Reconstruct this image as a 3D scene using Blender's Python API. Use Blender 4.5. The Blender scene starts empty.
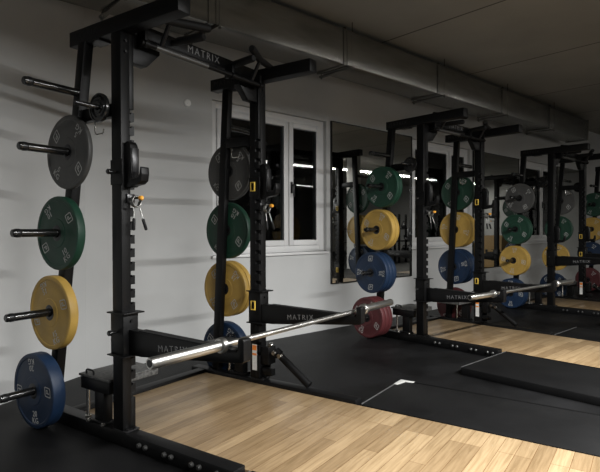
import bpy, bmesh, math, random
from mathutils import Vector, Matrix
random.seed(7)
PI = math.pi
scene = bpy.context.scene
COL = scene.collection

# ------------------------------------------------------------------ materials
MATS = {}
def new_mat(name):
    m = bpy.data.materials.new(name); m.use_nodes = True
    nt = m.node_tree; b = nt.nodes['Principled BSDF']
    return m, nt, b
def noise_bump(nt, b, scale, strength, coord='Object', dist=0.002, detail=4):
    tc = nt.nodes.new('ShaderNodeTexCoord'); n = nt.nodes.new('ShaderNodeTexNoise')
    n.inputs['Scale'].default_value = scale; n.inputs['Detail'].default_value = detail
    nt.links.new(tc.outputs[coord], n.inputs['Vector'])
    bp = nt.nodes.new('ShaderNodeBump'); bp.inputs['Strength'].default_value = strength
    bp.inputs['Distance'].default_value = dist
    nt.links.new(n.outputs['Fac'], bp.inputs['Height']); nt.links.new(bp.outputs['Normal'], b.inputs['Normal'])
    return tc, n
def mottled(name, c0, c1, scale, rough=0.5, metal=0.0, bump=0.1, spec=0.5, stretch=None, detail=4):
    m, nt, b = new_mat(name)
    tc, n = noise_bump(nt, b, scale, bump, detail=detail)
    if stretch:
        mp = nt.nodes.new('ShaderNodeMapping'); mp.inputs['Scale'].default_value = stretch
        nt.links.new(tc.outputs['Object'], mp.inputs['Vector']); nt.links.new(mp.outputs['Vector'], n.inputs['Vector'])
    r = nt.nodes.new('ShaderNodeValToRGB')
    r.color_ramp.elements[0].position = 0.3; r.color_ramp.elements[1].position = 0.7
    r.color_ramp.elements[0].color = (*c0, 1); r.color_ramp.elements[1].color = (*c1, 1)
    nt.links.new(n.outputs['Fac'], r.inputs['Fac']); nt.links.new(r.outputs['Color'], b.inputs['Base Color'])
    b.inputs['Roughness'].default_value = rough; b.inputs['Metallic'].default_value = metal
    b.inputs['Specular IOR Level'].default_value = spec
    MATS[name] = m
    return m
def sc(c, k): return tuple(x * k for x in c)

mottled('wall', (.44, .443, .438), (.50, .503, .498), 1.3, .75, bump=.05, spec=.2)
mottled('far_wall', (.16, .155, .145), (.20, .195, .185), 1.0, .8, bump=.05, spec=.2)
mottled('ceiling_back', (.20, .185, .16), (.25, .235, .205), 1.2, .9, bump=.1, spec=.2)
mottled('black_coat', (.0028, .0028, .003), (.0048, .0048, .0051), 260, .42, bump=.06, spec=.2)
mottled('dark_steel', (.012, .012, .013), (.02, .02, .021), 60, .28, metal=.4, bump=.03)
mottled('gloss_black', (.006, .006, .006), (.012, .012, .012), 50, .22, metal=.2, bump=.02, spec=.6)
mottled('horn_steel', (.05, .05, .05), (.08, .08, .078), 40, .2, metal=.9, bump=.02)
mottled('chrome', (.55, .54, .5), (.68, .66, .62), 30, .22, metal=1, bump=.02, stretch=(1, 30, 30))
mottled('bar_steel', (.46, .455, .435), (.50, .495, .475), 3, .34, metal=1, bump=0)
mottled('knurl', (.36, .355, .34), (.52, .51, .49), 420, .36, metal=1, bump=.5)
mottled('clip_steel', (.20, .20, .19), (.28, .28, .27), 30, .35, metal=1, bump=.02)
mottled('bolt_steel', (.09, .09, .088), (.15, .15, .146), 30, .4, metal=.9, bump=.02)
mottled('knurl_dim', (.10, .10, .10), (.16, .16, .155), 420, .42, metal=.8, bump=.5)
mottled('rubber', (.004, .004, .0043), (.008, .008, .0083), 180, .6, bump=.5, spec=.25)
mottled('tile_rubber', (.0030, .0030, .0032), (.0060, .0060, .0063), 3.5, .58, bump=.15, spec=.18)
mottled('diamond', (.03, .03, .03), (.11, .11, .106), 55, .5, metal=.3, bump=.8)
mottled('galvanised', (.28, .277, .262), (.40, .397, .38), 2.2, .27, metal=.9, bump=.04, stretch=(1, 1, 5))
mottled('sensor_white', (.82, .82, .8), (.86, .86, .84), 4, .4, bump=0)
mottled('edge_pale', (.06, .06, .06), (.11, .11, .11), 40, .45, metal=.3, bump=.05)
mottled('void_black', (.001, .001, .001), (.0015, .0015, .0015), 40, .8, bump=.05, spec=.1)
mottled('white_frame', (.60, .60, .60), (.66, .66, .655), 3, .4, bump=.02)
mottled('white_mark', (.55, .55, .52), (.62, .62, .6), 20, .6, bump=.0)
mottled('plate_mark', (.40, .40, .385), (.46, .46, .445), 20, .6, bump=.0)
mottled('grey_mark', (.17, .17, .17), (.22, .22, .22), 20, .6, bump=.0)
mottled('dim_mark', (.022, .022, .023), (.03, .03, .03), 20, .6, bump=.0)
mottled('yellow_clip', (.62, .42, .06), (.7, .48, .08), 30, .45, bump=.05)
mottled('orange_knob', (.75, .33, .03), (.85, .40, .05), 30, .35, bump=.03)
mottled('label_orange', (.75, .22, .03), (.8, .25, .04), 30, .5, bump=.0)
mottled('label_white', (.6, .6, .58), (.7, .7, .68), 90, .5, bump=.0)
PLATE = {'grey': (.070, .069, .066), 'green': (.010, .046, .027), 'yellow': (.42, .265, .060),
         'blue': (.007, .022, .056), 'red': (.082, .018, .020)}
for k, c in PLATE.items():
    mottled('plate_' + k, sc(c, .86), sc(c, 1.1), 9, .52, bump=.12, spec=.4)
mottled('iron', (.01, .01, .01), (.02, .02, .02), 50, .5, bump=.2)
mottled('plywood', (.50, .32, .14), (.62, .42, .20), 14, .6, bump=.05, stretch=(1, 1, 6))

def wood_mat():
    m, nt, b = new_mat('oak_deck')
    N = nt.nodes.new; L = nt.links.new
    tc = N('ShaderNodeTexCoord')
    br = N('ShaderNodeTexBrick'); br.offset = .37; br.offset_frequency = 3; br.squash = 1
    br.inputs['Scale'].default_value = 1
    br.inputs['Brick Width'].default_value = .98; br.inputs['Row Height'].default_value = .084
    br.inputs['Mortar Size'].default_value = .0016; br.inputs['Mortar Smooth'].default_value = .2
    br.inputs['Bias'].default_value = -.15
    br.inputs['Color1'].default_value = (.345, .248, .142, 1); br.inputs['Color2'].default_value = (.20, .135, .072, 1)
    br.inputs['Mortar'].default_value = (.13, .07, .03, 1)
    L(tc.outputs['Object'], br.inputs['Vector'])
    mp = N('ShaderNodeMapping'); mp.inputs['Scale'].default_value = (1.6, 24, 1)
    L(tc.outputs['Object'], mp.inputs['Vector'])
    n = N('ShaderNodeTexNoise'); n.inputs['Scale'].default_value = 2.6; n.inputs['Detail'].default_value = 8
    n.inputs['Distortion'].default_value = .6
    L(mp.outputs['Vector'], n.inputs['Vector'])
    r = N('ShaderNodeValToRGB')
    r.color_ramp.elements[0].position = .32; r.color_ramp.elements[0].color = (.66, .62, .56, 1)
    r.color_ramp.elements[1].position = .62; r.color_ramp.elements[1].color = (1.05, 1.04, 1.03, 1)
    L(n.outputs['Fac'], r.inputs['Fac'])
    mx = N('ShaderNodeMix'); mx.data_type = 'RGBA'; mx.blend_type = 'MULTIPLY'; mx.inputs[0].default_value = .8
    L(br.outputs['Color'], mx.inputs[6]); L(r.outputs['Color'], mx.inputs[7])
    L(mx.outputs[2], b.inputs['Base Color'])
    b.inputs['Roughness'].default_value = .34
    bp = N('ShaderNodeBump'); bp.inputs['Strength'].default_value = .15; bp.inputs['Distance'].default_value = .001
    L(br.outputs['Fac'], bp.inputs['Height']); bp.invert = True
    L(bp.outputs['Normal'], b.inputs['Normal'])
    MATS['oak'] = m
wood_mat()

def ceiling_mat():
    m, nt, b = new_mat('concrete_ceiling')
    N = nt.nodes.new; L = nt.links.new
    tc = N('ShaderNodeTexCoord')
    br = N('ShaderNodeTexBrick'); br.offset = 0; br.squash = 1
    br.inputs['Scale'].default_value = 1; br.inputs['Brick Width'].default_value = 1.95
    br.inputs['Row Height'].default_value = 40; br.inputs['Mortar Size'].default_value = .012
    br.inputs['Mortar Smooth'].default_value = 0.1
    br.inputs['Color1'].default_value = (.37, .36, .325, 1); br.inputs['Color2'].default_value = (.41, .40, .362, 1)
    br.inputs['Mortar'].default_value = (.10, .095, .085, 1)
    mp = N('ShaderNodeMapping'); mp.inputs['Location'].default_value = (-4.9 + 1.95 * 20, 20, 0)
    L(tc.outputs['Object'], mp.inputs['Vector']); L(mp.outputs['Vector'], br.inputs['Vector'])
    n = N('ShaderNodeTexNoise'); n.inputs['Scale'].default_value = 1.1; n.inputs['Detail'].default_value = 6
    L(tc.outputs['Object'], n.inputs['Vector'])
    mr = N('ShaderNodeMapRange'); mr.inputs['To Min'].default_value = .75; mr.inputs['To Max'].default_value = 1.2
    L(n.outputs['Fac'], mr.inputs['Value'])
    mx = N('ShaderNodeMix'); mx.data_type = 'RGBA'; mx.blend_type = 'MULTIPLY'; mx.inputs[0].default_value = 1
    L(br.outputs['Color'], mx.inputs[6]); L(mr.outputs['Result'], mx.inputs[7])
    L(mx.outputs[2], b.inputs['Base Color']); b.inputs['Roughness'].default_value = .85
    MATS['ceiling'] = m
ceiling_mat()

def tile_floor_mat():
    m, nt, b = new_mat('rubber_floor')
    N = nt.nodes.new; L = nt.links.new
    tc = N('ShaderNodeTexCoord')
    br = N('ShaderNodeTexBrick'); br.offset = 0; br.squash = 1
    br.inputs['Scale'].default_value = 1; br.inputs['Brick Width'].default_value = 1.0
    br.inputs['Row Height'].default_value = 1.0; br.inputs['Mortar Size'].default_value = .002
    br.inputs['Color1'].default_value = (.0030, .0030, .0032, 1); br.inputs['Color2'].default_value = (.0036, .0036, .0038, 1)
    br.inputs['Mortar'].default_value = (.003, .003, .003, 1)
    L(tc.outputs['Object'], br.inputs['Vector'])
    n = N('ShaderNodeTexNoise'); n.inputs['Scale'].default_value = 2.3; n.inputs['Detail'].default_value = 7
    L(tc.outputs['Object'], n.inputs['Vector'])
    mr = N('ShaderNodeMapRange'); mr.inputs['From Min'].default_value = .35; mr.inputs['From Max'].default_value = .7
    mr.inputs['To Min'].default_value = .7; mr.inputs['To Max'].default_value = 2.6
    L(n.outputs['Fac'], mr.inputs['Value'])
    mx = N('ShaderNodeMix'); mx.data_type = 'RGBA'; mx.blend_type = 'MULTIPLY'; mx.inputs[0].default_value = 1
    L(br.outputs['Color'], mx.inputs[6]); L(mr.outputs['Result'], mx.inputs[7])
    L(mx.outputs[2], b.inputs['Base Color'])
    mr2 = N('ShaderNodeMapRange'); mr2.inputs['To Min'].default_value = .42; mr2.inputs['To Max'].default_value = .62
    L(n.outputs['Fac'], mr2.inputs['Value']); L(mr2.outputs['Result'], b.inputs['Roughness'])
    n2 = N('ShaderNodeTexNoise'); n2.inputs['Scale'].default_value = 190
    L(tc.outputs['Object'], n2.inputs['Vector'])
    bp = N('ShaderNodeBump'); bp.inputs['Strength'].default_value = .4; bp.inputs['Distance'].default_value = .002
    L(n2.outputs['Fac'], bp.inputs['Height']); L(bp.outputs['Normal'], b.inputs['Normal'])
    b.inputs['Specular IOR Level'].default_value = .19
    MATS['floor'] = m
tile_floor_mat()

def mirror_mat():
    m, nt, b = new_mat('mirror_glass')
    tc, n = noise_bump(nt, b, .6, .004, dist=.01)
    b.inputs['Base Color'].default_value = (.66, .67, .65, 1); b.inputs['Metallic'].default_value = 1
    b.inputs['Roughness'].default_value = .015
    MATS['mirror'] = m
mirror_mat()

def pane_mat():
    m = bpy.data.materials.new('window_glass'); m.use_nodes = True
    nt = m.node_tree; nt.nodes.remove(nt.nodes['Principled BSDF'])
    out = nt.nodes['Material Output']; N = nt.nodes.new
    f = N('ShaderNodeFresnel'); f.inputs['IOR'].default_value = 1.75
    t = N('ShaderNodeBsdfTransparent'); t.inputs['Color'].default_value = (.55, .58, .6, 1)
    g = N('ShaderNodeBsdfGlossy'); g.inputs['Roughness'].default_value = .02
    mx = N('ShaderNodeMixShader')
    nt.links.new(f.outputs[0], mx.inputs[0]); nt.links.new(t.outputs[0], mx.inputs[1]); nt.links.new(g.outputs[0], mx.inputs[2])
    nt.links.new(mx.outputs[0], out.inputs['Surface'])
    MATS['pane'] = m
pane_mat()

def emit_mat(name, col, s):
    m, nt, b = new_mat(name)
    b.inputs['Base Color'].default_value = (.8, .8, .8, 1)
    b.inputs['Emission Color'].default_value = (*col, 1); b.inputs['Emission Strength'].default_value = s
    MATS[name] = m
emit_mat('tube_light', (1, .97, .9), 16)

# ------------------------------------------------------------------ mesh helpers
def B(): return bmesh.new()
def merge(bm, src, mat=None):
    me = bpy.data.meshes.new('tmp'); src.to_mesh(me); src.free()
    if mat is not None: me.transform(mat)
    bm.from_mesh(me); bpy.data.meshes.remove(me)
def box(bm, lo, hi, bev=0.0, mat=None):
    b = bmesh.new(); bmesh.ops.create_cube(b, size=1)
    c = [(lo[i] + hi[i]) / 2 for i in range(3)]; s = [abs(hi[i] - lo[i]) for i in range(3)]
    for v in b.verts: v.co = Vector((v.co.x * s[0] + c[0], v.co.y * s[1] + c[1], v.co.z * s[2] + c[2]))
    if bev > 0:
        bmesh.ops.bevel(b, geom=list(b.edges), offset=min(bev, min(s) * .45), segments=2, affect='EDGES', profile=.5)
    merge(bm, b, mat)
def prism(bm, pts, axis, a, c, bev=0.0):
    """extrude a 2-D outline along axis ('x': pts are (y,z), 'y': (x,z), 'z': (x,y)) from a to c"""
    b = bmesh.new()
    def P(p, t):
        return {'x': (t, p[0], p[1]), 'y': (p[0], t, p[1]), 'z': (p[0], p[1], t)}[axis]
    v0 = [b.verts.new(P(p, a)) for p in pts]; v1 = [b.verts.new(P(p, c)) for p in pts]
    b.faces.new(v0); b.faces.new(list(reversed(v1)))
    n = len(pts)
    for i in range(n): b.faces.new((v0[i], v1[i], v1[(i + 1) % n], v0[(i + 1) % n]))
    bmesh.ops.recalc_face_normals(b, faces=list(b.faces))
    if bev > 0: bmesh.ops.bevel(b, geom=list(b.edges), offset=bev, segments=2, affect='EDGES', profile=.5)
    merge(bm, b)
def frame_for(d):
    d = d.normalized(); u = Vector((0, 0, 1)) if abs(d.z) < .9 else Vector((1, 0, 0))
    r = d.cross(u).normalized(); return r, r.cross(d).normalized(), d
def tube(bm, pts, r, n=14, closed=False, caps=True):
    """sweep a circle along points; r a number or a list"""
    pts = [Vector(p) for p in pts]; m = len(pts)
    rr = r if isinstance(r, (list, tuple)) else [r] * m
    rings = []; R = None
    for i, p in enumerate(pts):
        a = pts[(i - 1) % m] if (closed or i > 0) else p; c = pts[(i + 1) % m] if (closed or i < m - 1) else p
        d = (c - a).normalized() if (c - a).length > 1e-9 else (Vector((0, 0, 1)))
        if R is None: R, U, _ = frame_for(d)
        else:
            R = (R - d * R.dot(d)).normalized(); U = R.cross(d).normalized()
        k = 1.0
        if 0 < i < m - 1 or closed:
            e = (pts[(i + 1) % m] - p); f = (p - pts[(i - 1) % m])
            if e.length > 1e-9 and f.length > 1e-9:
                k = min(1.5, 1 / max(.5, math.cos(e.angle(f) / 2)))
        rings.append([bm.verts.new(p + (R * math.cos(2 * PI * j / n) + U * math.sin(2 * PI * j / n)) * rr[i]) for j in range(n)])
    fs = []
    for i in range(m if closed else m - 1):
        A, C = rings[i], rings[(i + 1) % m]
        for j in range(n): fs.append(bm.faces.new((A[j], A[(j + 1) % n], C[(j + 1) % n], C[j])))
    if caps and not closed:
        fs.append(bm.faces.new(list(reversed(rings[0])))); fs.append(bm.faces.new(rings[-1]))
    bmesh.ops.recalc_face_normals(bm, faces=fs)
def lathe_x(bm, prof, n=48, origin=(0, 0, 0), closed=True):
    """profile of (x, radius) spun about the X axis"""
    o = Vector(origin); rings = []
    for x, r in prof:
        rings.append([bm.verts.new(o + Vector((x, r * math.cos(2 * PI * j / n), r * math.sin(2 * PI * j / n)))) for j in range(n)])
    fs = []; m = len(prof)
    for i in range(m if closed else m - 1):
        A, C = rings[i], rings[(i + 1) % m]
        for j in range(n): fs.append(bm.faces.new((A[j], A[(j + 1) % n], C[(j + 1) % n], C[j])))
    bmesh.ops.recalc_face_normals(bm, faces=fs)
def mesh_of(name, bm, mat, smooth=35):
    me = bpy.data.meshes.new(name)
    bmesh.ops.remove_doubles(bm, verts=bm.verts, dist=1e-6)
    bm.to_mesh(me); bm.free()
    if mat: me.materials.append(MATS[mat] if isinstance(mat, str) else mat)
    if smooth:
        for p in me.polygons: p.use_smooth = True
        try: me.set_sharp_from_angle(angle=math.radians(smooth))
        except Exception: pass
    return me
def obj(name, bm, mat, parent=None, smooth=35):
    o = bpy.data.objects.new(name, bm if isinstance(bm, bpy.types.Mesh) else mesh_of(name, bm, mat, smooth))
    COL.objects.link(o); o.parent = parent
    return o
def tag(o, label, cat, group=None, kind=None):
    o['label'] = label; o['category'] = cat
    if group: o['group'] = group
    if kind: o['kind'] = kind
    return o
def thing(name, label, cat, loc=(0, 0, 0), rz=0.0, group=None):
    o = bpy.data.objects.new(name, None); COL.objects.link(o); o.empty_display_size = .1
    o.location = loc; o.rotation_euler = (0, 0, rz)
    return tag(o, label, cat, group)
def struct(name, bm, mat, parent=None, smooth=35):
    o = obj(name, bm, mat, parent, smooth)
    if parent is None: o['kind'] = 'structure'
    return o
FONT = {}
def text_bm(s, size, at, n, up, extr=.0006, spacing=1.0, weight=0.0):
    """flat lettering, centred at 'at', facing n with 'up' upwards"""
    key = (s, size, spacing, weight)
    if key not in FONT:
        cu = bpy.data.curves.new('letters', 'FONT'); cu.body = s; cu.size = size
        cu.align_x = 'CENTER'; cu.align_y = 'CENTER'; cu.resolution_u = 2
        cu.space_character = spacing; cu.space_line = .82; cu.extrude = extr; cu.offset = weight
        t = bpy.data.objects.new('letters', cu); COL.objects.link(t)
        bpy.context.view_layer.update()
        FONT[key] = bpy.data.meshes.new_from_object(t.evaluated_get(bpy.context.evaluated_depsgraph_get()))
        bpy.data.objects.remove(t); bpy.data.curves.remove(cu)
    n = Vector(n).normalized(); up = Vector(up); up = (up - n * up.dot(n)).normalized(); r = up.cross(n)
    M = Matrix(((r.x, up.x, n.x, at[0]), (r.y, up.y, n.y, at[1]), (r.z, up.z, n.z, at[2]), (0, 0, 0, 1)))
    me = FONT[key].copy(); me.transform(M); b = bmesh.new(); b.from_mesh(me); bpy.data.meshes.remove(me)
    return b
def wr(f, p):
    x0, y0, t = f; c, s = math.cos(t), math.sin(t)
    return Vector((x0 + c * p[0] - s * p[1], y0 + s * p[0] + c * p[1], p[2]))
def wordmark(parent, at, n, up, h, mat):
    """the wide spaced six-letter wordmark"""
    return obj('lettering', text_bm('MATRIX', h * 1.38, at, n, up, spacing=1.28, weight=-.0007), mat, parent, 0)

# ------------------------------------------------------------------ the room
YW = 4.394; HC = 3.46; XE = 22.0; YF = -11.0
b = B(); box(b, (-4.2, YF, -.1), (XE, YW + .3, 0)); struct('floor', b, 'floor')
b = B(); box(b, (-4.2, YF, HC), (XE, YW + .3, HC + .1)); struct('ceiling', b, 'ceiling')
# back wall with its window openings
WIN = [(2.77, 4.365), (6.06, 7.66), (9.40, 11.0)]; WZ0, WZ1 = .95, 2.505
b = B(); x = 1.53
for a, c in WIN:
    box(b, (x, YW, 0), (a, YW + .25, HC)); box(b, (a, YW, 0), (c, YW + .25, WZ0)); box(b, (a, YW, WZ1), (c, YW + .25, HC)); x = c
box(b, (x, YW, 0), (XE, YW + .25, HC)); struct('wall_back', b, 'wall', smooth=0)
# the left stretch of the wall turns towards the room
b = B(); sl = .525
prism(b, [(1.53, YW), (1.53, YW + .25), (-4.2, YW + .25 - sl * 5.73), (-4.2, YW - sl * 5.73)], 'z', 0, HC)
struct('wall_angled', b, 'wall', smooth=0)
b = B(); box(b, (-4.4, YF, 0), (-4.2, 1.7, HC)); struct('wall_left', b, 'wall', smooth=0)
b = B(); box(b, (XE, YF, 0), (XE + .2, YW + .3, HC)); struct('wall_right', b, 'wall', smooth=0)
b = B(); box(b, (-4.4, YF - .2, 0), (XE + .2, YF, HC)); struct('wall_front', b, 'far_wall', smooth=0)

def window(n, x0, x1):
    w = bpy.data.objects.new('window_%d' % n, None); COL.objects.link(w); w.location = (x0, YW, 0); w['kind'] = 'structure'
    W = x1 - x0; y0, y1 = .045, .115; z0, z1 = WZ0, WZ1; b = B()
    f = .075
    for lo, hi in (((0, y0, z0), (f, y1, z1)), ((W - f, y0, z0), (W, y1, z1)), ((f, y0, z0), (W - f, y1, z0 + f)), ((f, y0, z1 - f), (W - f, y1, z1)),
                   ((1.0, y0 + .01, z0 + f), (1.05, y1, z1 - f))):
        box(b, lo, hi, .006)
    obj('window_frame', b, 'white_frame', w)
    xs = [(f, 1.018), (1.032, W - f)]
    for i, (a, c) in enumerate(xs):
        s = .062; b = B(); ya, yb = y0 - .018, y1 - .01; za, zb = z0 + f, z1 - f
        for lo, hi in (((a, ya, za), (a + s, yb, zb)), ((c - s, ya, za), (c, yb, zb)), ((a + s, ya, za), (c - s, yb, za + s)), ((a + s, ya, zb - s), (c - s, yb, zb))):
            box(b, lo, hi, .005)
        sash = obj('sash', b, 'white_frame', w)
        b = B(); box(b, (a + s - .005, .06, za + s - .005), (c - s + .005, .068, zb - s + .005)); obj('pane', b, 'pane', sash, 0)
        if i == 1:
            b = B(); hx = a + .03
            box(b, (hx - .014, ya - .012, 1.62), (hx + .014, ya, 1.75), .004); box(b, (hx - .01, ya - .05, 1.70), (hx + .01, ya - .01, 1.72), .004)
            box(b, (hx - .011, ya - .055, 1.58), (hx + .011, ya - .038, 1.72), .005); obj('handle', b, 'dark_steel', sash)
    b = B(); box(b, (-.02, -.03, z0 - .03), (W + .02, y0, z0), .006); obj('window_sill', b, 'white_frame', w)
for i, (a, c) in enumerate(WIN): window(i + 1, a, c)

# wall mirrors between the windows
for (x0, x1, z0, z1, lab) in ((4.43, 6.05, .545, 2.52, 'tall frameless wall mirror between the nearest window and the next rack'),
                              (7.73, 9.345, .545, 2.5, 'tall wall mirror behind the plates of the middle rack'),
                              (11.06, 12.68, .545, 2.5, 'tall wall mirror at the far end of the window wall')):
    t = thing('wall_mirror', lab, 'mirror', (x0, YW, 0), 0, 'mirrors between the windows')
    W = x1 - x0; b = B(); box(b, (.012, -.022, z0 + .012), (W - .012, -.001, z1 - .012)); obj('mirror_glass', b, 'mirror', t, 0)
    b = B()
    for lo, hi in (((0, -.027, z0), (.012, 0, z1)), ((W - .012, -.027, z0), (W, 0, z1)), ((.012, -.027, z0), (W - .012, 0, z0 + .012)), ((.012, -.027, z1 - .012), (W - .012, 0, z1))):
        box(b, lo, hi, .002)
    obj('edge_trim', b, 'gloss_black', t)

# round sensor on the wall
t = thing('wall_sensor', 'small round white sensor disc high on the pale wall above the first arm', 'sensor', (2.49, YW, 2.42))
b = B(); tube(b, [(0, -.001, 0), (0, -.012, 0), (0, -.018, 0)], [.036, .036, .028], 28); obj('disc', b, 'sensor_white', t)
b = B(); tube(b, [(0, -.0185, 0), (0, -.022, 0)], .009, 16); obj('lens', b, 'sensor_white', t)

# ventilation duct
DY0, DY1, DZ0, DZ1, DX0, DX1 = 3.85, 4.26, 3.0, 3.385, 1.27, 11.25
t = thing('ventilation_duct', 'long rectangular galvanised air duct hung under the ceiling along the window wall', 'duct', (0, 0, 0))
b = B(); box(b, (DX0, DY0, DZ0), (DX1, DY1, DZ1), .004); obj('duct_body', b, 'galvanised', t)
for hx in (2.4, 4.1, 5.9, 7.66, 9.4, 11.22):
    b = B()
    for lo, hi in (((hx - .012, DY0 - .014, DZ0 - .014), (hx + .012, DY0, DZ1 + .014)), ((hx - .012, DY1, DZ0 - .014), (hx + .012, DY1 + .014, DZ1 + .014)),
                   ((hx - .012, DY0, DZ0 - .014), (hx + .012, DY1, DZ0)), ((hx - .012, DY0, DZ1), (hx + .012, DY1, DZ1 + .014))):
        box(b, lo, hi, .002)
    obj('flange', b, 'galvanised', t)
for hx in (1.62, 2.46, 4.16, 5.96, 7.72, 9.46):
    b = B(); box(b, (hx, DY0 - .07, DZ0 - .035), (hx + .04, DY1 + .05, DZ0 - .014), .002); s = obj('hanger_rail', b, 'galvanised', t)
    for yy in (DY0 - .045, DY1 + .03):
        b = B(); tube(b, [(hx + .02, yy, DZ0 - .05), (hx + .02, yy, HC)], .006, 8)
        tube(b, [(hx + .02, yy, DZ0 - .05), (hx + .02, yy, DZ0 - .036)], .012, 6); obj('hanger_rod', b, 'galvanised', s)

# ------------------------------------------------------------------ racks
W, w = 1.203, .087
R1 = (1.1626, 2.7748, .2407); R2 = (4.5469, 3.1402, .0105); R3 = (7.7309, 3.1065, .0006); R4 = (10.86, 3.10, 0.0)
ZH = [2.02, 1.675, 1.205, .733, .235]
LEAN = {.085: .078, .06: .10}
ZN = [2.02, 1.672, 1.192, .708, .231]
def zh(k): return ZN if k == .165 else ZH
def rear_y(z, k): return .33 + LEAN.get(k, 0) + k * (2.31 - z)
XO = W + w
def rack(fr, label, kl, kr, zj, za, first):
    root = thing('power_rack', label, 'rack', (fr[0], fr[1], 0), fr[2], 'black half racks along the window wall')
    for side in (0, 1):
        k = (kl, kr)[side]
        fx = (lambda x: x) if side == 0 else (lambda x: XO - x)          # mirror into the right side
        def bx(bm, lo, hi, bev=.004):
            xs = sorted((fx(lo[0]), fx(hi[0]))); box(bm, (xs[0], lo[1], lo[2]), (xs[1], hi[1], hi[2]), bev)
        def tb(bm, pts, r, n=14): tube(bm, [(fx(p[0]), p[1], p[2]) for p in pts], r, n)
        o = -1 if side == 0 else 1                                       # outward direction
        # base foot with its bolts
        b = B(); bx(b, (0, -.815, 0), (w, .72, .08), .006); foot = obj('base_foot', b, 'black_coat', root)
        for yy in (-.17, -.37, -.57, -.74):
            for dy in (-.026, .026):
                b = B(); tb(b, [(.001, yy + dy, .045), (-.012, yy + dy, .045), (-.018, yy + dy, .045)], [.014, .014, .009], 10); obj('bolt', b, 'bolt_steel', foot)
        # front upright with the notched strip facing the inside
        b = B(); bx(b, (0, 0, .08), (.060, w, 2.31)); bx(b, (.055, .034, .08), (w, w, 2.31))
        bx(b, (.055, 0, 1.885), (w, .036, 2.31)); bx(b, (.055, 0, .08), (w, .036, .26))
        z = .29
        while z < 1.88:
            prism(b, [(fx(.056), z), (fx(w), z), (fx(w), z + .05), (fx(.070), z + .05), (fx(.070), z + .043), (fx(.056), z + .038)], 'y', 0, .036)
            z += .0764
        up = obj('front_upright', b, 'black_coat', root)
        b = B(); bx(b, (-.004, -.03, .08), (w + .004, w + .004, .09), .003)
        tb(b, [(.02, -.018, .089), (.02, -.018, .098)], .008, 8); tb(b, [(.066, -.018, .089), (.066, -.018, .098)], .008, 8)
        obj('weld_plate', b, 'dark_steel', up)
        for zz in (2.20, 2.26):
            b = B(); tb(b, [(.03, .001, zz), (.03, -.008, zz)], .009, 8); obj('bolt', b, 'dark_steel', up)
        # leaning rear upright
        b = B(); ya, yb = rear_y(2.31, k), rear_y(.08, k)
        x0, x1, sh = (-.015, .045, .015) if side == 0 else (.010, .060, .025)
        prism(b, [(ya - .034 + sh, 2.31), (ya + .034 + sh, 2.31), (yb + .034 + sh, .08), (yb - .034 + sh, .08)], 'x', fx(x0), fx(x1), .004)
        obj('rear_upright', b, 'black_coat', root)
        # top beam
        b = B(); bx(b, (0, -.459, 2.31), (w, .492, 2.40), .006); beam = obj('top_beam', b, 'black_coat', root)
        n = (-1, 0, 0)
        wordmark(beam, (fx(0) - .0005 if side == 0 else W - .0005, .33, 2.357), n, (0, 0, 1), .04, 'dim_mark')
        b = B(); bx(b, (.0, .20, 2.298), (w, .31, 2.31), .002); obj('mount_plate', b, 'dark_steel', beam)
        # side brace and the peg for small plates
        yr = rear_y(1.89, k)
        b = B(); bx(b, (.012, w - .005, 1.85), (.06, yr, 1.925)); brace = obj('side_brace', b, 'black_coat', root)
        b = B(); tb(b, [(.02, .138, 1.895), (-.185, .138, 1.895), (-.19, .138, 1.895)], [.0135, .0135, .010]); obj('peg', b, 'gloss_black', brace)
        b = B(); xx = .045
        tube(b, [(fx(xx), .305, 1.87), (fx(xx), .305, 1.80), (fx(xx), .30, 1.778), (fx(xx), .285, 1.772), (fx(xx), .235, 1.772), (fx(xx), .225, 1.778), (fx(xx), .222, 1.80)], .0045, 8)
        obj('hook', b, 'chrome', brace)
        # storage horns
        for i, z in enumerate(zh(k)):
            y = rear_y(z, k)
            b = B(); y += .010; tb(b, [(.02, y, z), (-.322, y, z), (-.330, y, z), (-.334, y, z)], [.0235, .0235, .0215, .016], 22); h = obj('storage_horn', b, 'horn_steel', root)
            b = B(); tb(b, [(-.285, y, z), (-.29, y, z), (-.31, y, z), (-.315, y, z)], [.0236, .0255, .0255, .0236], 22); obj('end_collar', b, 'dark_steel', h)
        # step plate on its post, rear inside
        b = B(); bx(b, (.0, .17, .08), (.07, .325, .10), .003); bx(b, (.005, .18, .10), (.065, .27, .275)); bx(b, (.0, .13, .265), (.06, .40, .335), .005)
        st = obj('step_post', b, 'black_coat', root)
        b = B(); bx(b, (.0, .13, .335), (.36, .42, .35), .003); bx(b, (.06, .13, .305), (.36, .145, .336), .003); bx(b, (.06, .405, .305), (.36, .42, .336), .003); bx(b, (.345, .145, .305), (.36, .405, .336), .003); obj('step_plate', b, 'diamond', st)
        b = B(); tb(b, [(.02, .355, .08), (.02, .355, .275)], .011, 12); tb(b, [(.02, .355, .09), (.02, .355, .105)], .018, 8); obj('rod', b, 'chrome', st)
        for yy in ((.172, .31) if side == 0 else (.172,)):
            b = B(); tb(b, [(-.001, yy, .09), (-.012, yy, .09), (-.018, yy, .09)], [.013, .013, .008], 10); obj('bolt', b, 'chrome', st)
        b = B(); tb(b, [(.02, .37, .351), (.02, .37, .37), (.02, .36, .377), (.02, .31, .377), (.02, .30, .37), (.02, .30, .351)], .006, 8); obj('handle', b, 'dark_steel', st)
        # spotter arm
        dz = za - .639
        def Z(z): return z + dz
        b = B(); xs = sorted((fx(.030), fx(.086)))
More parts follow.
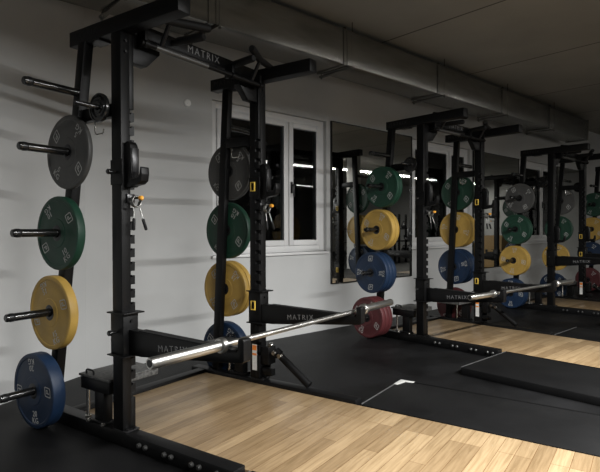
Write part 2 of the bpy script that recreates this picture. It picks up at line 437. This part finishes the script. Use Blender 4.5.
        prism(b, [(0, Z(.652)), (-.815, Z(.632)), (-.818, Z(.688)), (-.825, Z(.697)), (-.848, Z(.697)), (-.855, Z(.688)), (-.855, Z(.592)), (-.84, Z(.582)), (-.12, Z(.513)), (0, Z(.513))], 'x', xs[0], xs[1], .003)
        arm = obj('spotter_arm', b, 'black_coat', root)
        b = B()
        bx(b, (-.006, -.012, Z(.51)), (0, .095, Z(.745)), .001); bx(b, (w, -.012, Z(.51)), (w + .006, .095, Z(.745)), .001); bx(b, (-.006, -.018, Z(.51)), (w + .006, -.002, Z(.745)), .003)
        for zz in (.742, .505): bx(b, (-.026, -.05, Z(zz)), (w + .026, .105, Z(zz) + .008), .002)
        for zz in (.70, .56): tb(b, [(.045, -.017, Z(zz)), (.045, -.027, Z(zz))], .008, 8)
        obj('arm_bracket', b, 'black_coat', arm)
        xt = xs[0] - .0006
        wordmark(arm, (xt, -.37, Z(.586)), (-1, 0, 0), (0, .085, 1), .038, 'grey_mark')
        b = B(); prism_top = [(-.10, Z(.6465)), (-.80, Z(.6315)), (-.80, Z(.640)), (-.10, Z(.656))]
        b = B(); prism(b, prism_top, 'x', fx(.032), fx(.084)); obj('wear_strip', b, 'rubber', arm)
        def knob(parent, zc):
            b = B(); tb(b, [(-.006, .045, zc), (-.04, .045, zc)], .008, 10); tb(b, [(-.032, .045, zc), (-.036, .045, zc), (-.055, .045, zc), (-.060, .045, zc)], [.011, .015, .015, .010], 14); obj('pin_knob', b, 'gloss_black', parent)
            b = B(); x0, x1 = w + .004, w + .016
            for lo, hi in (((x0, .028, zc - .035), (x1, .036, zc + .035)), ((x0, .062, zc - .035), (x1, .070, zc + .035)), ((x0, .036, zc - .035), (x1, .062, zc - .027)), ((x0, .036, zc + .027), (x1, .062, zc + .035))):
                bx(b, lo, hi, .002)
            obj('release_handle', b, 'yellow_clip', parent)
        knob(arm, Z(.639))
        # j cup
        dj = zj - 1.545
        def J(z): return z + dj
        b = B()
        prism(b, [(-.002, J(1.445)), (-.05, J(1.445)), (-.062, J(1.452)), (-.115, J(1.458)), (-.142, J(1.474)), (-.150, J(1.51)), (-.148, J(1.545)), (-.141, J(1.552)), (-.134, J(1.545)), (-.130, J(1.515)), (-.120, J(1.492)), (-.066, J(1.488)),
                  (-.058, J(1.65)), (-.052, J(1.68)), (-.036, J(1.698)), (-.016, J(1.698)), (-.002, J(1.685))], 'x', *sorted((fx(.018), fx(.070))), .003)
        jc = obj('j_cup', b, 'black_coat', root)
        b = B(); bx(b, (-.005, -.014, J(1.46)), (0, .09, J(1.60)), .001); obj('cheek_plate', b, 'black_coat', jc)
        b = B(); bx(b, (w, -.014, J(1.46)), (w + .005, .09, J(1.60)), .001); obj('cheek_plate', b, 'black_coat', jc)
        b = B(); bx(b, (.016, -.118, J(1.489)), (.072, -.062, J(1.496)), .002); bx(b, (.022, -.068, J(1.503)), (.066, -.0565, J(1.66)), .002); obj('liner', b, 'dark_steel', jc)
        knob(jc, J(1.53))
        # peg with orange end that holds a spring clip
        if zj < 1.3: pass
        else:
          b = B(); tb(b, [(.055, .004, J(1.385)), (.055, -.085, J(1.385))], .006, 10); bx(b, (.03, -.012, J(1.36)), (.08, 0, J(1.41)), .003); pg = obj('clip_peg', b, 'dark_steel', root)
          b = B(); tb(b, [(.055, -.083, J(1.385)), (.055, -.088, J(1.385)), (.055, -.105, J(1.385)), (.055, -.112, J(1.385))], [.008, .0125, .0125, .007], 14); obj('peg_cap', b, 'orange_knob', pg)
        if side == 1:
            b = B(); box(b, (W - .0012, .022, .15), (W, .066, .345)); lb = obj('warning_label', b, 'label_white', up, 0)
            b = B(); box(b, (W - .0016, .024, .300), (W - .0011, .064, .338)); box(b, (W - .0016, .024, .262), (W - .0011, .064, .278)); obj('orange_band', b, 'label_orange', lb, 0)
            # angled landmine tube on its bracket at the foot of the right upright
            b = B(); box(b, (W - .004 + .02, -.075, .20), (XO + .02, 0, .33), .004); box(b, (W + .02, -.10, .12), (XO - .02, 0, .17), .004); box(b, (XO + .002, -.03, .09), (XO + .02, .10, .30), .003)
            lm = obj('landmine_bracket', b, 'black_coat', root)
            b = B(); tube(b, [(W + .05, -.14, .29), (W + .05, -.415, .10)], [.027, .027], 18); tube(b, [(W + .05, -.12, .305), (W + .05, -.15, .283)], .036, 18); obj('landmine_tube', b, 'black_coat', lm)
            for p in ((W + .0, -.13, .30), (W + .0, -.18, .285), (W + .03, -.07, .345)):
                b = B(); tube(b, [p, (p[0] + .03, p[1], p[2])], .016, 10); obj('bolt', b, 'chrome', lm)
    # cross members
    b = B(); box(b, (w - .002, .005, 2.315), (W + .002, .075, 2.39), .005); cb = obj('cross_beam', b, 'black_coat', root)
    wordmark(cb, (.645, .0045, 2.352), (0, -1, 0), (0, 0, 1), .049, 'grey_mark')
    for s in (0, 1):
        g = [(.087, 2.32), (.285, 2.32), (.285, 2.25), (.19, 2.155), (.087, 2.155)]
        if s: g = [(XO - p[0], p[1]) for p in g]
        b = B(); prism(b, g, 'y', .012, .068, .003); gs = obj('corner_gusset', b, 'black_coat', cb)
    b = B(); box(b, (w - .002, .56, 0), (W + .002, .64, .078), .005); obj('rear_cross_member', b, 'black_coat', root)
    b = B(); tube(b, [(.1, -.05, 2.262), (W - .012, -.05, 2.262)], .0155, 18); pb = obj('pull_up_bar', b, 'black_coat', root)
    b = B(); tube(b, [(.20, -.05, 2.262), (.62, -.05, 2.262)], .0168, 18); obj('knurled_sleeve', b, 'knurl_dim', pb)
    for xx in (.13, .86, W - .045):
        b = B(); box(b, (xx - .012, -.062, 2.25), (xx + .012, .012, 2.335), .003); tube(b, [(xx - .014, -.05, 2.262), (xx + .014, -.05, 2.262)], .022, 16); obj('bar_bracket', b, 'black_coat', pb)
    for s in (0, 1):
        fx = (lambda x: x) if s == 0 else (lambda x: XO - x)
        b = B(); tube(b, [(fx(.05), -.09, 2.405), (fx(.235), -.135, 2.405), (fx(.44), -.235, 2.405), (fx(.452), -.241, 2.405)], [.021, .025, .025, .018], 18); obj('grip', b, 'rubber', pb)
        b = B(); tube(b, [(fx(.38), .0, 2.352), (fx(.385), -.04, 2.352), (fx(.412), -.215, 2.352), (fx(.414), -.227, 2.352)], [.018, .025, .025, .018], 18); obj('grip', b, 'rubber', pb)
        b = B(); tube(b, [(fx(.235), -.135, 2.40), (fx(.235), -.06, 2.275)], .014, 12); obj('grip_arm', b, 'dark_steel', pb)
    return root

rack(R1, 'black steel half rack nearest the camera, holding the closest barbell', .165, .055, 1.545, .639, True)
rack(R2, 'black steel half rack in the middle, with three blue plates on its left side', .085, .05, 1.548, .58, False)
rack(R3, 'black steel half rack third from the camera, right of the far barbell', .06, .09, 1.10, .80, False)
rack(R4, 'black steel half rack farthest right, mostly cut off by the photo edge', .06, .09, 1.545, .639, False)

# ------------------------------------------------------------------ bumper plates
def emblem(bm, at, n, up, s):
    """outlined rounded square with a letter-like flag in it"""
    n = Vector(n); up = Vector(up).normalized(); r = up.cross(n); at = Vector(at)
    def P(x, y): return at + r * (x * s) + up * (y * s)
    pts = []
    for cx, cy, a0 in ((.62, .62, 0), (-.62, .62, 90), (-.62, -.62, 180), (.62, -.62, 270)):
        for k in range(4):
            a = math.radians(a0 + 30 * k); pts.append((cx + .32 * math.cos(a), cy + .32 * math.sin(a)))
    pts = [(x + .18 * y, y) for x, y in pts]
    m = len(pts); q = .80
    for nx in range(m):
        a, c = pts[nx], pts[(nx + 1) % m]
        bm.faces.new([bm.verts.new(P(*p)) for p in (a, c, (c[0] * q, c[1] * q), (a[0] * q, a[1] * q))])
    for poly in ([(-.42, -.55), (-.2, -.55), (-.02, .5), (-.24, .5)], [(-.24, .5), (.45, .5), (.45, .3), (-.24, .3)], [(.28, .3), (.5, .3), (.40, -.05), (.18, -.05)], [(-.25, .1), (.40, .1), (.34, -.08), (-.28, -.08)]):
        bm.faces.new([bm.verts.new(P(*p)) for p in poly])
PM = {}
NUM = {'grey': '5', 'green': '10', 'yellow': '15', 'blue': '20', 'red': '25'}
def plate_meshes(col, t, R):
    key = (col, t, R)
    if key in PM: return PM[key]
    b = B(); h = t / 2; d = min(.004, t * .12); e = min(.009, t * .25)
    prof = [(-h, .048), (-h, .084), (-h + d * .8, .088), (-h + d * .8, .135), (-h + d, .138), (-h + d, R * .87), (-h, R * .89), (-h, R - e), (-h + e * .3, R - e * .3), (-h + e, R)]
    prof += [(-x, r) for x, r in reversed(prof)]
    lathe_x(b, prof, 64); body = mesh_of('bumper_plate', b, 'plate_' + col, 28)
    b = B(); lathe_x(b, [(-h - .0006, .0266), (-h - .0006, .044), (-h + .001, .0485), (h - .001, .0485), (h + .0006, .044), (h + .0006, .0266)], 36); hub = mesh_of('hub_ring', b, 'dark_steel', 28)
    n = (-1, 0, 0); xf = -h + d - .0012; rr = R * .70; mark = []
    for a in (90, 270):
        v = Vector((0, math.cos(math.radians(a)), math.sin(math.radians(a)))); b = B()
        src = text_bm(NUM[col] + '\nKG', .050, (xf, v.y * rr, v.z * rr), n, -v, spacing=1.02); merge(b, src)
        mark.append(('weight_mark', mesh_of('weight_mark', b, 'plate_mark', 0)))
        v = Vector((0, math.cos(math.radians(a + 90)), math.sin(math.radians(a + 90)))); b = B()
        emblem(b, (xf, v.y * rr, v.z * rr), n, -v, .032)
        mark.append(('emblem', mesh_of('emblem', b, 'plate_mark', 0)))
    PM[key] = (body, hub, mark); return PM[key]
def put_plate(fr, p, col, t, R, label, group, rot):
    body, hub, mark = plate_meshes(col, t, R)
    o = bpy.data.objects.new('bumper_plate', body); COL.objects.link(o)
    o.location = wr(fr, p); o.rotation_euler = (rot, 0, fr[2])
    tag(o, label, 'weight plate', group)
    for nm, me in [('hub_ring', hub)] + mark:
        c = bpy.data.objects.new(nm, me); COL.objects.link(c); c.parent = o
TH = {'grey': .026, 'green': .052, 'yellow': .056, 'blue': .080, 'red': .068}
NAMES = {1: 'the nearest rack', 2: 'the middle rack', 3: 'the third rack', 4: 'the rightmost rack'}
ORD = {1: [''], 2: ['outer', 'inner'], 3: ['outermost', 'middle', 'innermost']}
LEV = {1: 'top loaded', 2: 'second', 3: 'third', 4: 'lowest'}
def stack(ri, fr, side, lev, col, count, k, th=None, R=.225, rot=None):
    z = zh(k)[lev]; y = rear_y(z, k); x = (-.032 if lev == 4 else -.018) if side == 0 else (-.003 if lev == 4 else .008)
    y += .010
    if lev == 4 and k == .165: x -= .025
    t = th or TH[col]; z -= .0024
    a0 = rot if rot is not None else random.uniform(0, 1.5)
    for i in range(count):                    # i = 0 innermost, against the upright
        xc = x - t / 2 - .001
        x -= t + .002
        word = ORD[count][count - 1 - i] if count > 1 else ('single' if True else '')
        s = 'left' if side == 0 else 'right'
        lab = f"{word} {col} rubber bumper plate on {s} side of {NAMES[ri]}, {LEV[lev]} horn"
        px = xc if side == 0 else XO - xc
        put_plate(fr, (px, y, z), col, t, R, lab, 'bumper plates stored on the rack horns', a0 + (count - 1 - i) * .35)
# nearest rack
stack(1, R1, 0, 1, 'grey', 1, .165, .030, .219, .75); stack(1, R1, 0, 2, 'green', 1, .165, None, .222, -.62)
stack(1, R1, 0, 3, 'yellow', 1, .165, None, .226, -.40); stack(1, R1, 0, 4, 'blue', 1, .165, None, .2275, -.12)
stack(1, R1, 1, 1, 'grey', 2, .055, .026, rot=.5); stack(1, R1, 1, 2, 'green', 1, .055, rot=.6); stack(1, R1, 1, 3, 'yellow', 2, .055, .05); stack(1, R1, 1, 4, 'blue', 1, .055, rot=.5)
# middle rack
stack(2, R2, 0, 1, 'green', 2, .085, .045, rot=.7); stack(2, R2, 0, 2, 'yellow', 2, .085, .062, rot=.5); stack(2, R2, 0, 3, 'blue', 3, .085, .058, rot=PI / 2); stack(2, R2, 0, 4, 'red', 3, .085, .058, rot=.5)
stack(2, R2, 1, 1, 'green', 1, .05, rot=.6); stack(2, R2, 1, 2, 'yellow', 3, .05, .05, rot=1.1); stack(2, R2, 1, 3, 'blue', 3, .05, .062, rot=.6); stack(2, R2, 1, 4, 'red', 2, .05, .05)
# third rack
stack(3, R3, 0, 1, 'grey', 1, .06, .04); stack(3, R3, 0, 2, 'green', 2, .06, .055, rot=.5); stack(3, R3, 0, 3, 'yellow', 2, .06, .055); stack(3, R3, 0, 4, 'blue', 2, .06, .06, rot=0)
stack(3, R3, 1, 1, 'grey', 1, .09, .035, rot=.7); stack(3, R3, 1, 2, 'green', 1, .09, .06, rot=.6); stack(3, R3, 1, 3, 'yellow', 1, .09, .05, rot=.4); stack(3, R3, 1, 4, 'blue', 1, .09)
# rack at the edge
stack(4, R4, 0, 1, 'green', 2, .06, .05, rot=.4); stack(4, R4, 0, 2, 'yellow', 2, .06, .055); stack(4, R4, 0, 3, 'blue', 2, .06, .06, rot=.5); stack(4, R4, 0, 4, 'red', 2, .06, .06, rot=.7)

# small black grip plates on the brace pegs
b = B(); lathe_x(b, [(-.012, .016), (-.012, .03), (-.007, .033), (-.007, .070), (-.012, .073), (-.010, .0805), (0, .082), (.010, .0805), (.012, .073), (.007, .070), (.007, .033), (.012, .03), (.012, .016)], 40)
small_body = mesh_of('change_plate', b, 'gloss_black', 30)
small_rims = []
for a in (90, 210, 330):
    pts = []; b = B()
    for kx in range(9):
        g = math.radians(a - 34 + 68 * kx / 8); pts.append((-.0085, .052 * math.cos(g), .052 * math.sin(g)))
    tube(b, pts, .0055, 8); small_rims.append(mesh_of('grip_rim', b, 'dark_steel', 40))
for ri, fr, side in ((1, R1, 0), (1, R1, 1), (2, R2, 0), (3, R3, 0), (3, R3, 1)):
    for q, xc in enumerate((-.034, -.062) if ri == 3 else (-.040,)):
        o = bpy.data.objects.new('change_plate', small_body); COL.objects.link(o)
        o.location = wr(fr, (xc if side == 0 else XO - xc, .138, 1.8925)); o.rotation_euler = (0, 0, fr[2] + (0 if side == 0 else PI))
        s = 'left' if side == 0 else 'right'
        pre = '' if ri != 3 else ('inner ' if q == 0 else 'outer ')
        tag(o, f"{pre}small black grip plate on the upper {s} side peg of {NAMES[ri]}", 'weight plate', 'small plates on the upper pegs')
        for me in small_rims:
            c = bpy.data.objects.new('grip_rim', me); COL.objects.link(c); c.parent = o

# spring clips hanging from the orange ended pegs
b = B(); pts = []
for kx in range(49):
    a = 2 * PI * kx / 16; pts.append((.030 * math.cos(a), -.012 + .0085 * kx / 16, -.0088 + .030 * math.sin(a)))
tube(b, pts, .0042, 8); coil = mesh_of('spring_coil', b, 'clip_steel', 50)
legs = []
for s in (-1, 1):
    b = B(); tube(b, [(s * .022, -.004, -.045), (s * .025, -.012, -.075), (s * .032, -.02, -.115)], .0042, 8); l = mesh_of('spring_leg', b, 'clip_steel', 50)
    b = B(); tube(b, [(s * .0305, -.019, -.106), (s * .042, -.032, -.165), (s * .0425, -.033, -.168)], [.009, .0085, .005], 12); g = mesh_of('grip_sleeve', b, 'rubber', 50)
    legs.append((l, g))
for ri, fr, zj in ((1, R1, 1.545), (2, R2, 1.548)):
    for side in (0, 1):
        xp = .055 if side == 0 else XO - .055
        s = 'left' if side == 0 else 'right'
        t = thing('spring_clip', f"chrome barbell spring clip hanging on {s} front upright of {NAMES[ri]}", 'barbell clip', wr(fr, (xp, -.055, zj - 1.545 + 1.375)), fr[2], 'spring clips hanging on the racks')
        o = bpy.data.objects.new('spring_coil', coil); COL.objects.link(o); o.parent = t
        for l, g in legs:
            o = bpy.data.objects.new('spring_leg', l); COL.objects.link(o); o.parent = t
            c = bpy.data.objects.new('grip_sleeve', g); COL.objects.link(c); c.parent = o

# ------------------------------------------------------------------ barbells
def barbell(a, c, label):
    a, c = Vector(a), Vector(c); d = (c - a); L = d.length
    t = thing('barbell', label, 'barbell', a, math.atan2(d.y, d.x), 'barbells resting on the spotter arms')
    e = .43
    b = B(); tube(b, [(e - .02, 0, 0), (L - e + .02, 0, 0)], .0142, 20); sh = obj('shaft', b, 'bar_steel', t)
    for x0, x1 in ((e + .14, e + .36), (L / 2 - .07, L / 2 + .07), (L - e - .36, L - e - .14)):
        b = B(); tube(b, [(x0, 0, 0), (x1, 0, 0)], .0146, 20); obj('knurling', b, 'knurl', sh)
    for s in (0, 1):
        f = (lambda x: x) if s == 0 else (lambda x: L - x)
        b = B(); tube(b, [(f(0), 0, 0), (f(.004), 0, 0), (f(e - .03), 0, 0)], [.0225, .025, .025], 26); sl = obj('sleeve', b, 'bar_steel', t)
        b = B(); tube(b, [(f(-.0012), 0, 0), (f(.001), 0, 0)], .016, 20); obj('end_cap', b, 'dark_steel', sl)
        b = B(); tube(b, [(f(e - .034), 0, 0), (f(e - .030), 0, 0), (f(e - .006), 0, 0), (f(e), 0, 0)], [.033, .037, .037, .03], 26); obj('collar', b, 'bar_steel', sl)
barbell(wr(R1, (-.405, -.722, .660)), wr(R1, (1.79, -.800, .660)), 'long chrome barbell across the spotter arms of the nearest rack')
barbell(wr(R2, (-.40, -.752, .601)), wr(R2, (1.79, -.818, .601)), 'chrome barbell across the spotter arms of the middle rack')

# ------------------------------------------------------------------ lifting platforms
def platform(fr, y0, label):
    t = thing('lifting_platform', label, 'platform', (fr[0], fr[1], 0), fr[2], 'wood and rubber lifting platforms')
    b = B(); box(b, (w + .004, y0, 0), (W - .004, .555, .055), .003); obj('wood_deck', b, 'oak', t)
    for x0, x1 in ((-.725, w + .002), (W - .002, W + .66)):
        b = B(); box(b, (x0, y0, 0), (x1, -.855, .062), .007); st = obj('rubber_strip', b, 'tile_rubber', t)
        b = B(); box(b, (x0 + .012, -.856, .058), (x1 - .012, -.848, .064), .001); obj('edge_trim', b, 'edge_pale', st)  # thin paler line along the strip's rear edge
        b = B(); box(b, (x1 - .022, y0 + .002, .05), (x1 - .002, -.858, .0635), .001); obj('seam_shade', b, 'void_black', st)  # near-black strip that paints in the shadow along the seam
        if fr is R1 and x1 > 1:
            b = B(); prism(b, [(x1 - .13, -.849), (x1 + .001, -.849), (x1 + .001, -.96), (x1 - .022, -.96), (x1 - .035, -.90), (x1 - .13, -.878)], 'z', .056, .0655, .001); obj('corner_glint', b, 'plate_mark', st)  # pale corner piece, a painted glint on the rubber's rear corner
platform(R1, -2.75, 'oak lifting platform with black rubber side strips in front of the nearest rack')
platform(R2, -2.9, 'oak lifting platform with raised black rubber strips at the middle rack')
platform(R3, -2.9, 'oak lifting platform with black rubber strips at the third rack')
platform(R4, -2.9, 'oak lifting platform of the rack at the right photo edge')

# ------------------------------------------------------------------ the room behind the camera, seen in the mirrors
def strip_light(x, y, label, g):
    t = thing('strip_light', label, 'light', (x, y, 3.2), 0, g); L = 2.94
    b = B(); box(b, (0, -.03, .025), (L, .03, .055), .004); obj('housing', b, 'dark_steel', t)
    b = B(); tube(b, [(.005, 0, .018), (L - .005, 0, .018)], .027, 14); obj('diffuser', b, 'tube_light', t)
    for xx in (.3, L - .3):
        b = B(); tube(b, [(xx, 0, .07), (xx, 0, HC - 3.2)], .006, 8); obj('hanger_rod', b, 'chrome', t)
for i in range(5): strip_light(6.2 + 3 * i, -3.0, 'slim white tube light of the bright row reflected in the mirror', 'tube lights of the nearer row')
strip_light(14.0, -8.6, 'slim white tube light far behind, reflected lower in the window glass', None)

b = B(); box(b, (-.15, -.15, 0), (.15, .15, HC - .002), .01)
o = obj('white_column', b, 'white_frame'); o.location = (11.75, -1.9, 0); tag(o, 'square white column seen reflected in the first mirror', 'column')
def shelf(x, y, label):
    t = thing('storage_shelf', label, 'shelf', (x, y, 0), 0, 'storage shelves reflected in the mirrors')
    for xx in (0, 2.4):
        for yy in (0, .5):
            b = B(); box(b, (xx, yy, 0), (xx + .06, yy + .06, 1.75), .004); obj('post', b, 'black_coat', t)
    for z in (.3, .75, 1.2):
        b = B(); box(b, (.0, .0, z), (2.46, .56, z + .04), .004); obj('shelf_board', b, 'dark_steel', t)
shelf(12.6, -3.2, 'black steel storage shelf with kettlebells, reflected in the first mirror')
shelf(15.4, -3.2, 'black steel storage shelf farther right, reflected in the mirror')
b = B(); tube(b, [(0, 0, 0), (0, 0, .01), (0, 0, .05), (0, 0, .10), (0, 0, .15), (0, 0, .18)], [.06, .075, .10, .11, .09, .05], 24); kb = mesh_of('kettlebell', b, 'iron', 50)
b = B(); tube(b, [(-.055, 0, .15), (-.062, 0, .21), (-.045, 0, .255), (0, 0, .268), (.045, 0, .255), (.062, 0, .21), (.055, 0, .15)], .015, 12); kh = mesh_of('handle', b, 'dark_steel', 50)
SH = ['bottom', 'middle', 'top']; CN = ['first', 'second', 'third', 'fourth', 'fifth', 'sixth', 'seventh']
for sx, sn in ((12.6, 'nearer'), (15.4, 'farther')):
    for li, z in enumerate((.34, .79, 1.24)):
        for i in range(7):
            if (i * 7 + li * 5 + int(sx)) % 4 == 0: continue
            o = bpy.data.objects.new('kettlebell', kb); COL.objects.link(o); o.location = (sx + .25 + .32 * i, -2.92, z + .003); o.rotation_euler = (0, 0, .3 * i)
            tag(o, f"black kettlebell {CN[i]} along the {SH[li]} board of the {sn} mirrored shelf", 'kettlebell', 'kettlebells on the mirrored shelves')
            c = bpy.data.objects.new('handle', kh); COL.objects.link(c); c.parent = o
for i, (x, y, z, s, lab) in enumerate(((15.65, .75, 0, .8, 'pale plywood jump box at the bottom of the pile seen in the second mirror'), (15.65, .75, .502, .8, 'pale plywood jump box on top of the pile seen in the second mirror'), (11.0, -3.2, 0, .8, 'pale plywood jump box beside the mirrored column'))):
    t = thing('plywood_box', lab, 'box', (x, y, z), .1 * (i % 2))
    b = B(); box(b, (-s / 2, -s / 2 + .02, 0), (s / 2, s / 2 - .02, .50), .004); bd = obj('box_shell', b, 'plywood', t)
    b = B(); box(b, (-.09, s / 2 - .021, .34), (.09, s / 2 - .018, .39)); obj('hand_slot', b, 'iron', bd, 0)

# ------------------------------------------------------------------ light
def area(name, loc, target, sx, sy, power, col=(1, 1, 1), spread=PI):
    l = bpy.data.lights.new(name, 'AREA'); l.shape = 'RECTANGLE'; l.size = sx; l.size_y = sy; l.energy = power; l.color = col; l.spread = spread
    o = bpy.data.objects.new(name, l); COL.objects.link(o); o.location = loc
    d = Vector(target) - Vector(loc); o.rotation_euler = d.to_track_quat('-Z', 'Y').to_euler(); return o
area('low_fill_light', (3.0, -2.3, .7), (3.2, 4.4, .7), 6.0, .4, 10, (.97, 1, 1))  # added low fill behind the camera, no window stands there
area('near_key_light', (3.2, -.6, 2.60), (3.2, -.6, 0), 5.2, .14, 790, (1, 1, .985))  # unseen main light without a fixture, added to shape the wall's shading
area('far_strip_lamp', (14.0, -3.0, 3.176), (14.0, -3.0, 0), 14, .05, 240, (1, .97, .9))

wd = bpy.data.worlds.new('night'); scene.world = wd; wd.use_nodes = True
bg = wd.node_tree.nodes['Background']; bg.inputs['Color'].default_value = (.02, .024, .03, 1); bg.inputs['Strength'].default_value = .15

# ------------------------------------------------------------------ camera
f, yaw, pit, roll = 513.92, .8401, -.0130, -.0020
F = Vector((math.cos(pit) * math.cos(yaw), math.cos(pit) * math.sin(yaw), math.sin(pit)))
Rt = Vector((math.sin(yaw), -math.cos(yaw), 0)); U = Rt.cross(F)
R_ = Rt * math.cos(roll) + U * math.sin(roll); U_ = -Rt * math.sin(roll) + U * math.cos(roll)
cd = bpy.data.cameras.new('camera'); cd.sensor_width = 36; cd.sensor_fit = 'HORIZONTAL'; cd.lens = f / 600 * 36; cd.clip_start = .05; cd.clip_end = 100
co = bpy.data.objects.new('camera', cd); COL.objects.link(co)
co.matrix_world = Matrix(((R_.x, U_.x, -F.x, 0), (R_.y, U_.y, -F.y, 0), (R_.z, U_.z, -F.z, 1.2101), (0, 0, 0, 1)))
scene.camera = co
scene.view_settings.view_transform = 'Standard'; scene.view_settings.look = 'None'; scene.view_settings.exposure = 0
